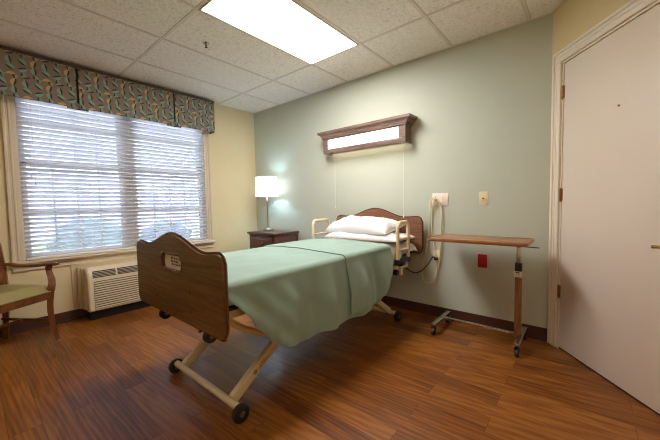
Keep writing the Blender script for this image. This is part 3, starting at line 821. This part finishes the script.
# deck frame
f = MB(); RX = (1.835, 2.665)
for x in RX: f.box((x-.02, -2.24, .575), (x+.02, -.11, .625), .006)
for y in (-2.225, -1.6, -1.0, -.4, -.13): f.box((RX[0], y-.02, .58), (RX[1], y+.02, .62), .004)
f.build('deck_frame', metal_tan, bed)
MB().box((1.80, -2.2, .622), (2.70, -.14, .64), .004).build('mattress_deck', navy_pl, bed)
# lift legs + bases
def base_end(yw, sgn, xs, zl):
    """yw: wheel line y, sgn: direction to the middle of the bed"""
    t = MB(); t.tube([(xs[0]-.11, yw, .072), (xs[1]+.09, yw, .072)], .02, 16)
    bt = t.build('base_tube', metal_tan, bed)
    for x in xs:
        lg = MB(); lg.bar((x, yw+sgn*.012, .085), (x, yw+sgn*.53, .44), .036, .056, bev=.004)
        lo = lg.build('lift_leg', metal_tan, bed)
        if x == xs[1] and sgn == 1:
            d_ = Vector((0, .518, .355)).normalized(); o_ = Vector((x+.0183, yw+.012, .085))
            Mt = Matrix((d_, Vector((0, -d_.z, d_.y)), Vector((1, 0, 0)))).transposed().to_4x4()
            Mt.translation = o_+d_*.205+Vector((.0, 0, 0))
            text_mesh('JOERNS', .014, ink_m, 'maker_text', lo, Mt @ Matrix.Translation((.03, .0075, 0)))
            text_mesh('HEALTHCARE', .014, ink_m, 'maker_text', lo, Mt @ Matrix.Translation((.035, -.0085, 0)))
            rg = MB(); rg.lathe([(.013, 0), (.013, .001), (.008, .001), (.008, 0), (.013, 0)], (0, 0, 0), 20); rg.lathe([(0, .001), (.004, .001), (.004, 0), (0, 0)], (0, 0, 0), 12)
            me_o = rg.build('maker_emblem', ink_m, None, off=(0, 0, 0))
            me_o.data.transform(Mt @ Matrix.Translation((-.035, 0, 0))); me_o.data.transform(Matrix.Translation(-bed.location)); me_o.parent = lo
    for x in (xs[0]-.105, xs[1]+.09):
        s_ = -1 if x < BC else 1
        wh = MB(); wh.lathe([(.012, -.018), (.038, -.018), (.047, -.012), (.05, 0), (.047, .012), (.038, .018), (.012, .018)], (0, 0, 0), 32)
        o = wh.build('wheel', rubber, bed, off=(0, 0, 0))
        o.data.transform(Matrix.Rotation(R(90), 4, 'Y')); o.data.transform(Matrix.Translation(Vector((x, yw, .05))-bed.location))
        hb_ = MB(); hb_.cyl((x-s_*.02, yw, .05), (x+s_*.0205, yw, .05), .0165, n=16); hb_.build('hub', steel_dark, o)
    return bt
base_end(-2.12, 1, (2.0, 2.575), .44)
base_end(-.36, -1, (2.0, 2.575), .44)
# upper carriage joining both leg pairs and curved links
u = MB()
for x in (2.0, 2.575): u.box((x-.016, -1.64, .425), (x+.016, -.84, .47), .004)
for y in (-1.62, -.86): u.box((2.0, y-.015, .43), (2.575, y+.015, .465), .004)
u.build('lift_carriage', metal_tan, bed)
for x in (1.90, 2.645):
    xi = 2.0 if x < BC else 2.575
    k = MB(); k.tube([(x, -2.2, .59), (x, -2.165, .565), (x, -2.125, .525), (x-(x-xi)*.05, -2.06, .48), (x-(x-xi)*.2, -1.96, .425), (xi+(x-xi)*.55, -1.86, .37), (xi+(x-xi)*.4, -1.78, .325)], .010, 10, smooth=5, rz=.019)
    k.build('curved_link', metal_tan, bed)
    k = MB(); k.cyl((xi, -1.79, .325), (xi+(x-xi)*.55, -1.79, .325), .012, n=14); k.build('pivot_pin', steel_dark, bed)
# motor and actuator under deck
k = MB(); k.box((2.18, -1.5, .47), (2.32, -1.2, .57), .02); k.cyl((2.25, -1.2, .52), (2.25, -.6, .56), .025); k.build('drive_motor', black_pl, bed)
# rubber bumper wheels and fittings beneath the foot board
for x in (1.965, 2.53):
    w_ = MB(); w_.cyl((x-.014, -2.2, .46), (x+.014, -2.2, .46), .036, n=28); w_.box((x-.02, -2.215, .47), (x-.015, -2.19, .58)); w_.box((x+.015, -2.215, .47), (x+.02, -2.19, .58))
    wo = w_.build('bumper_wheel', rubber, bed)
    MB().cyl((x-.022, -2.2, .46), (x+.022, -2.2, .46), .011, n=14).build('axle_cap', steel_dark, wo)
k = MB()
k.cyl((2.455, -2.225, .478), (2.455, -2.19, .478), .014, n=14); k.cyl((2.42, -2.225, .492), (2.42, -2.19, .492), .016, n=6); k.bar((2.40, -2.2, .51), (2.48, -2.2, .49), .02, .02)
k.cyl((2.455, -2.2, .478), (2.455, -2.2, .58), .007, n=10); k.build('hand_crank_joint', steel_dark, bed)
k = MB(); k.cyl((2.245, -2.215, .508), (2.245, -2.19, .508), .01, n=12); k.cyl((2.245, -2.2, .51), (2.245, -2.2, .58), .005, n=8); k.build('latch_bolt', steel_dark, bed)
# assist rails
def assist_rail(x, y0, y1, zt, zb):
    t = MB(); r = .06; pts = [(x, y0, zb)]
    pts.append((x, y0, zt-r))
    for k in range(1, 8):
        a = R(180-90*k/8); pts.append((x, y0+r+r*math.cos(a), zt-r+r*math.sin(a)))
    for k in range(1, 8):
        a = R(90-90*k/8); pts.append((x, y1-r+r*math.cos(a), zt-r+r*math.sin(a)))
    pts += [(x, y1, zt-r), (x, y1, zb)]
    t.tube(pts, .0165, 14)
    ro = t.build('assist_rail', metal_tan, bed)
    for z in (zt-.15, zt-.255): MB().cyl((x, y0, z), (x, y1, z+.0), .0095, n=12).build('crossbar', metal_tan, ro)
    k = MB(); k.box((x-.02, y0-.03, .60), (x+.016, y1+.03, .635), .004); k.build('rail_clamp', navy_pl, ro)
    for y in (y0, y1): MB().cyl((x, y, .59), (x, y, .63), .0205, n=16).build('socket_collar', black_pl, ro)
assist_rail(2.752, -.52, -.31, .968, .60)
assist_rail(1.742, -.55, -.28, .968, .60)
k = MB(); k.box((2.715, -.47, .565), (2.765, -.38, .60), .008); k.build('rail_latch', black_pl, bed)
k = MB(); k.cyl((2.735, -.43, .48), (2.735, -.43, .56), .018, n=18); k.build('release_knob', metal_tan, bed)
k = MB(); k.cyl((2.715, -.52, .515), (2.75, -.52, .515), .026, n=20); k.build('bumper_roller', rubber, bed)
k = MB(); k.box((2.68, -.53, .52), (2.72, -.24, .57), .005); k.build('rail_bracket', metal_tan, bed)

# mattress in a fitted white sheet
mt = thing('mattress', (BC, -1.17, .64), 'mattress in a white fitted sheet on the bed frame', 'mattress')
m_ = MB(); m_.box((1.80, -2.215, .641), (2.712, -.125, .758), .045, seg=5)
mo = m_.build('fitted_sheet', sheet_white, mt)
# loose corner of the sheet at the head near side
def fsheet(u, v):
    y = -.66+.50*u; wob = .012*math.sin(u*19)*v
    drop = (.10+.04*math.sin(u*5+1))*v*(1 if u < .9 else .85)
    x = 2.718+.018*min(v*3, 1)+wob+(.05*v*max(0, u-.6)*2)
    return (x, y+.03*v*max(0, u-.7), .742-drop)
k = MB(); k.grid(fsheet, 40, 12); k.build('sheet_overhang', sheet_white, mt)
pd = MB(); pd.box((2.20, -.592, .7595), (2.62, -.40, .7725), .007); tag(top_origin(pd.build('bed_pad', tan_pad), (2.41, -.5, .7595)), 'folded tan pad showing under the pillows', 'pad')

# pillows
def pillow(cx, cy, z0, L, Wd, Hh, seed, label, rz=0, tilt=0):
    bm = bmesh.new(); n = 44
    Mr = Matrix.Rotation(rz, 4, 'Z') @ Matrix.Rotation(tilt, 4, 'X')
    def P_(i, j, sgn):
        x = math.sin(math.pi/2*(-1+2*i/n)); y = math.sin(math.pi/2*(-1+2*j/n))
        f = (max(0, 1-abs(x)**3.4)*max(0, 1-abs(y)**3.0))**.42
        X = x*L/2*(1-.05*(1-abs(y)**2)*abs(x)**4); Y = y*Wd/2*(1-.08*(1-abs(x)**2)*abs(y)**4)
        w = noise.noise(Vector((X*5+seed, Y*8, 0)))*.020+noise.noise(Vector((X*13, Y*16+seed, 3)))*.009
        w += .006*math.sin(Y*38+X*14+6*noise.noise(Vector((X*4, Y*4, seed))))*abs(x)**2
        Z = f*(Hh*(.68-.10*x)+w*1.3) if sgn > 0 else -f*Hh*.30
        p = Mr @ Vector((X, Y, Z+Hh*.30)); return Vector((cx+p.x, cy+p.y, z0+p.z))
    for sgn in (1, -1):
        V_ = [[bm.verts.new(P_(i, j, sgn)) for j in range(n+1)] for i in range(n+1)]
        for i in range(n):
            for j in range(n):
                q = (V_[i][j], V_[i+1][j], V_[i+1][j+1], V_[i][j+1]); bm.faces.new(q if sgn > 0 else q[::-1])
    bmesh.ops.remove_doubles(bm, verts=bm.verts, dist=.0004)
    m = MB(); m.add(bm); o = m.build('pillow', sheet_white, angle=180)
    top_origin(o, (cx, cy, z0)); tag(o, label, 'pillow', None); return o
pillow(2.33, -.345, .773, .84, .43, .092, 2.3, 'lower white pillow lying flat on the mattress', 0, 0)
pillow(2.265, -.32, .845, .75, .40, .155, 8.1, 'upper white pillow stacked leaning on the headboard', R(-2), R(9))

# blanket: one swept sheet across the bed, draped over both sides
def hem_z(y):
    K = [(-2.235, .69), (-2.19, .67), (-2.108, .59), (-2.038, .49), (-1.953, .40), (-1.868, .35), (-1.68, .325), (-1.32, .316), (-1.0, .312), (-.85, .33), (-.76, .42), (-.70, .53), (-.655, .60), (-.60, .66)]
    if y <= K[0][0]: return K[0][1]
    for (a, za), (b_, zb) in zip(K, K[1:]):
        if y <= b_:
            t = (y-a)/(b_-a); t = t*t*(3-2*t)*.5+t*.5; return za+(zb-za)*t
    return K[-1][1]
BY0, BY1 = -2.232, -.60
def top_z(x, y):
    t = (y-BY0)/(BY1-BY0)
    z = .772+.012*(1-((x-BC)/.46)**2)
    z += .006*noise.noise(Vector((x*3, y*3, 1)))+.0035*noise.noise(Vector((x*9, y*6, 4)))
    return z
def section(y, off=0, near_hem=None, far_hem=.5):
    """points from far hem up over to the near hem"""
    XN, XF = 2.722+off, 1.782-off; r = .04
    P_ = []
    nh = hem_z(y) if near_hem is None else near_hem(y)
    zt = .772
    n = 22
    for i in range(n):                                            # far drape
        t = i/n; z = far_hem+(zt-r-far_hem)*t
        d = 1-t; P_.append((XF-.02*d-.012*math.sin(y*17)*d-.004, z))
    for k in range(6):
        a = R(180-90*k/6); P_.append((XF+r+r*math.cos(a), zt-r+r*math.sin(a)+off))
    for i in range(31):
        x = XF+r+(XN-XF-2*r)*i/30; e = min(1, (x-XF-r)/.1, (XN-r-x)/.1)
        P_.append((x, zt+(top_z(x, y)-zt)*max(e, 0)+off))
    for k in range(1, 7):
        a = R(90-90*k/6); P_.append((XN-r+r*math.cos(a), zt-r+r*math.sin(a)+off))
    for i in range(1, 37):                                        # near drape
        t = i/36; z = (zt-r)+(nh-(zt-r))*t
        dd = (zt-r-z)/.42
        fo = .023*math.sin(y*17+1.3+1.5*noise.noise(Vector((y*2, z*2, 0))))+.008*math.sin(y*37+2*noise.noise(Vector((y*3, z*3, 5))))
        fo += .014*noise.noise(Vector((y*7, z*4, 2)))
        bulge = .045*math.sin(min(dd*1.3, 1)*math.pi*.5)+(off*1.6*min(dd*2, 1))
        # diagonal pull folds toward the foot corner
        dg = 0
        if y < -1.6:
            q = (y+2.25)/.65; dg = .020*math.sin((z*1.0+(y+2.2)*1.05)*38)*max(0, 1-q)*min(1, dd*3)
        P_.append((XN+bulge+(fo*min(1, dd*2.0)*.9)+dg*.7, z))
    return P_
def sheetmesh(y0, y1, ny, off=0, near_hem=None, far_hem=.5, th=.006):
    bm = bmesh.new(); G = []
    for j in range(ny+1):
        y = y0+(y1-y0)*j/ny
        G.append([bm.verts.new((x, y+(.008*math.sin(i*.35) if j in (0, ny) and 0 else 0), z)) for i, (x, z) in enumerate(section(y, off, near_hem, far_hem))])
    for A, B in zip(G, G[1:]):
        for i in range(len(A)-1): bm.faces.new((A[i], A[i+1], B[i+1], B[i]))
    bmesh.ops.recalc_face_normals(bm, faces=bm.faces)
    bm.normal_update()
    r = bmesh.ops.solidify(bm, geom=bm.faces[:], thickness=th)
    m = MB(); m.add(bm); return m
bk = thing('blanket', (BC, -1.4, .77), 'sage green blanket spread over the bed and hanging down its near side', 'blanket')
sheetmesh(BY0, BY1, 170).build('blanket_body', m_blanket, bk, angle=60)
def fold_hem(y): 
    t = (y+1.27)/(.67); 
    return .352+.015*t+.13*max(0, (t-.55)/.45)**1.5
fo_ = sheetmesh(-1.262, -.605, 70, off=.009, near_hem=lambda y: max(fold_hem(y), hem_z(y)+.016), far_hem=.52, th=.007).build('folded_layer', m_blanket, bk, angle=60)

# ------------------------------------------------------------------ arm chair at the left edge
CR = R(-58)
ch = thing('armchair', (.435, -2.91, 0), 'cherry wood armchair with olive vinyl seat at the left beneath the window', 'chair', None, CR)
Z0 = (0, 0, 0)
def cb(m, name, mat, parent=None, **k):
    o = m.build(name, mat, None, off=Z0, **k); o.parent = parent or ch; return o
for sx in (-1, 1):
    # front leg: sabre leg running up into the arm support
    l = MB(); l.tube([(sx*.285, .262, 0), (sx*.278, .245, .06), (sx*.268, .228, .16), (sx*.265, .222, .28), (sx*.27, .226, .40), (sx*.278, .232, .47), (sx*.29, .225, .52), (sx*.298, .20, .575), (sx*.30, .185, .62), (sx*.30, .195, .655)],
                     [.02, .022, .026, .029, .033, .037, .034, .031, .029, .032], 4, smooth=5)
    cb(l, 'leg', m_cherry, angle=50)
    l = MB(); l.tube([(sx*.252, -.245, 0), (sx*.248, -.225, .12), (sx*.244, -.213, .28), (sx*.242, -.205, .42), (sx*.242, -.21, .6), (sx*.242, -.24, .8), (sx*.242, -.28, 1.0)],
                     [.024, .027, .03, .032, .03, .028, .024], 4, smooth=5)
    cb(l, 'leg', m_cherry, angle=50)
    a = MB(); a.tube([(sx*.244, -.21, .665), (sx*.262, -.17, .668), (sx*.285, -.06, .652), (sx*.298, .08, .655), (sx*.303, .18, .668), (sx*.305, .235, .672), (sx*.306, .262, .662)],
                     [.02, .022, .024, .026, .03, .032, .026], 12, smooth=5, rz=.014)
    cb(a, 'armrest', m_cherry, angle=60)
    cb(MB().bar((sx*.255, .21, .40), (sx*.225, -.225, .40), .022, .065, bev=.003), 'seat_rail', m_cherry)
    cb(MB().bar((sx*.262, .215, .18), (sx*.225, -.235, .19), .016, .022, bev=.003), 'stretcher', m_cherry)
    gd = MB(); gd.cyl((sx*.285, .262, 0), (sx*.285, .262, .008), .014, n=12); cb(gd, 'glide', ivory_pl)
cb(MB().bar((-.26, .222, .40), (.26, .222, .40), .022, .065, bev=.003), 'seat_rail', m_cherry)
cb(MB().bar((-.22, -.228, .40), (.22, -.228, .40), .022, .065, bev=.003), 'seat_rail', m_cherry)
cb(MB().bar((-.245, -.04, .186), (.245, -.04, .186), .016, .022, bev=.003), 'stretcher', m_cherry)
bm = bmesh.new(); bmesh.ops.create_cube(bm, size=2); bmesh.ops.subdivide_edges(bm, edges=bm.edges[:], cuts=14, use_grid_fill=True)
for v in bm.verts:
    x, y, z = v.co; wid = .245+.035*(y*.5+.5)
    rx = math.copysign(abs(x)**.9, x)
    edge = (1-max(abs(x), abs(y))**8)
    zz = .432+.0 if z < 0 else .432+.078*(max(0, 1-abs(x)**7)*max(0, 1-abs(y)**7))**.35*max(z, 0)
    v.co = Vector((rx*wid, y*.232+.012, zz if z < 0 else .433+(zz-.432)))
m = MB(); m.add(bm); seat = cb(m, 'seat', m_olive, angle=60)
pp = [(-.272, .245, .437), (.272, .245, .437), (.242, -.218, .437), (-.242, -.218, .437)]
cb(MB().tube(pp, .005, 8, closed=True), 'piping', m_olive, seat)
m = MB()
def bpanel(u, v): return (-.205+.41*u, 0, 0)
m.box((-.205, -.02, .0), (.205, .02, .40), .015, Matrix.Translation((0, -.226, .585)) @ Matrix.Rotation(R(13), 4, 'X'))
cb(m, 'backrest', m_backfab)
cb(MB().tube([(-.24, -.28, .99), (-.12, -.29, 1.02), (0, -.295, 1.028), (.12, -.29, 1.02), (.24, -.28, .99)], .02, 12, smooth=5, rz=.03), 'top_rail', m_cherry)
cb(MB().bar((-.24, -.21, .575), (.24, -.21, .575), .022, .045, bev=.003), 'lower_rail', m_cherry)

# ------------------------------------------------------------------ outside the window
def out_tag(o, label, cat, group=None): return tag(o, label, cat, group)
lawn = MB().box((-40, -30, -.35), (-.4, 30, -.3)).build('ground', plain('lawn_green', (120, 150, 84), .9, var=.2, scale=2), smooth=False)
lawn['kind'] = 'structure'
hs = thing('house', (-16, -3, -.3), 'pale building with siding across the lawn outside the window', 'building')
sid = plain('pale_siding', (180, 180, 208), .7, var=.03, scale=1)
k = MB(); k.box((-20, -3.2, -.3), (-14, 9, 5.5))
z = 0
while z < 5.4: k.bar((-13.985, -3.2, z), (-13.985, 9, z), .03, .05); z += .22
k.build('wall', sid, hs, smooth=False)
k = MB(); k.prism([[(-20.6, 5.4), (-13.4, 5.4), (-17, 8)]], 'y', -3.6, 9.4)
hs_roof = k.build('roof', plain('grey_roof', (130, 130, 142), .8), hs, smooth=False)
for y in (-1.8, .8, 3.4, 6):
    for z in (.8, 3.3):
        f_ = MB(); f_.box((-13.98, y-.55, z), (-13.93, y+.55, z+1.4), .01); fo = f_.build('window', plain('white_frame', (236, 236, 240), .5), hs)
        MB().box((-13.95, y-.46, z+.08), (-13.92, y+.46, z+1.32)).build('pane', plain('dim_glass', (130, 140, 168), .1), fo, smooth=False)
def bush(x, y, r, hgt, label, seed, colr):
    bm = bmesh.new(); bmesh.ops.create_icosphere(bm, subdivisions=4, radius=1)
    for v in bm.verts:
        n_ = v.co.normalized(); d_ = 1+.25*noise.noise(n_*3+Vector((seed, 0, 0)))+.12*noise.noise(n_*9+Vector((0, seed, 0)))
        v.co = Vector((n_.x*r*d_, n_.y*r*1.25*d_, hgt*.45+n_.z*hgt*.55*d_))
        v.co.z = max(v.co.z, -.02)
    m = MB(); m.add(bm); o = m.build('shrub', plain('leaves_%d' % seed, colr, .8, var=.35, scale=30, bump=.8, bscale=40), off=Z0)
    o.location = (x, y, -.3); tag(o, label, 'shrub', None); return o
ylab = ['shrub outside the window at its left end', 'second shrub from the left outside the window', 'shrub outside behind the middle of the window', 'shrub outside right of the window middle', 'shrub outside seen low in the right window half', 'shrub outside at the right end of the window']
for i, y in enumerate((-4.4, -3.0, -1.6, -.2, 1.2, 2.6)):
    bush(-2.6-.3*(i % 2), y, .48, 1.12+.07*(i % 3), ylab[i], i+1, (82, 100, 112) if i % 2 else (90, 112, 116))
tt = thing('tree', (-9, -6.2, -.3), 'leafy tree beyond the lawn left of the pale building', 'tree')
MB().cyl((-9, -6.2, -.3), (-9, -6.2, 2.4), .16, .1, 12).build('trunk', plain('bark', (96, 84, 76), .9), tt)
bm = bmesh.new(); bmesh.ops.create_icosphere(bm, subdivisions=4, radius=1)
for v in bm.verts:
    n_ = v.co.normalized(); d_ = 1+.4*noise.noise(n_*2.5)+.2*noise.noise(n_*8); v.co = Vector((-9+n_.x*1.5*d_, -6.2+n_.y*1.6*d_, 3.4+n_.z*1.6*d_))
m = MB(); m.add(bm); m.build('crown', plain('tree_leaves', (120, 148, 120), .8, var=.3, scale=10, bump=.8, bscale=20), tt)

# ------------------------------------------------------------------ world + daylight
wd = bpy.data.worlds.new('sky'); S.world = wd; wd.use_nodes = True
bg = wd.node_tree.nodes['Background']; bg.inputs[0].default_value = (.83, .86, 1.0, 1); bg.inputs[1].default_value = 3.7
pd_ = bpy.data.lights.new('window_portal', 'AREA'); pd_.shape = 'RECTANGLE'; pd_.size = WZ1-WZ0; pd_.size_y = WY1-WY0
po = bpy.data.objects.new('window_portal', pd_); COL.objects.link(po); po.location = (-.17, YM, (WZ0+WZ1)/2); po.rotation_euler = (0, R(-90), 0)
pd_.cycles.is_portal = True

S.view_settings.view_transform = 'Standard'; S.view_settings.look = 'None'; S.view_settings.gamma = 1
S.view_settings.use_curve_mapping = False; S.view_settings.exposure = 1.56
S.cycles.use_denoising = True; S.cycles.filter_width = 1.1; S.cycles.max_bounces = 10; S.cycles.diffuse_bounces = 6; S.cycles.sample_clamp_indirect = 4; S.cycles.blur_glossy = 1.0
S.cycles.caustics_reflective = False; S.cycles.caustics_refractive = False
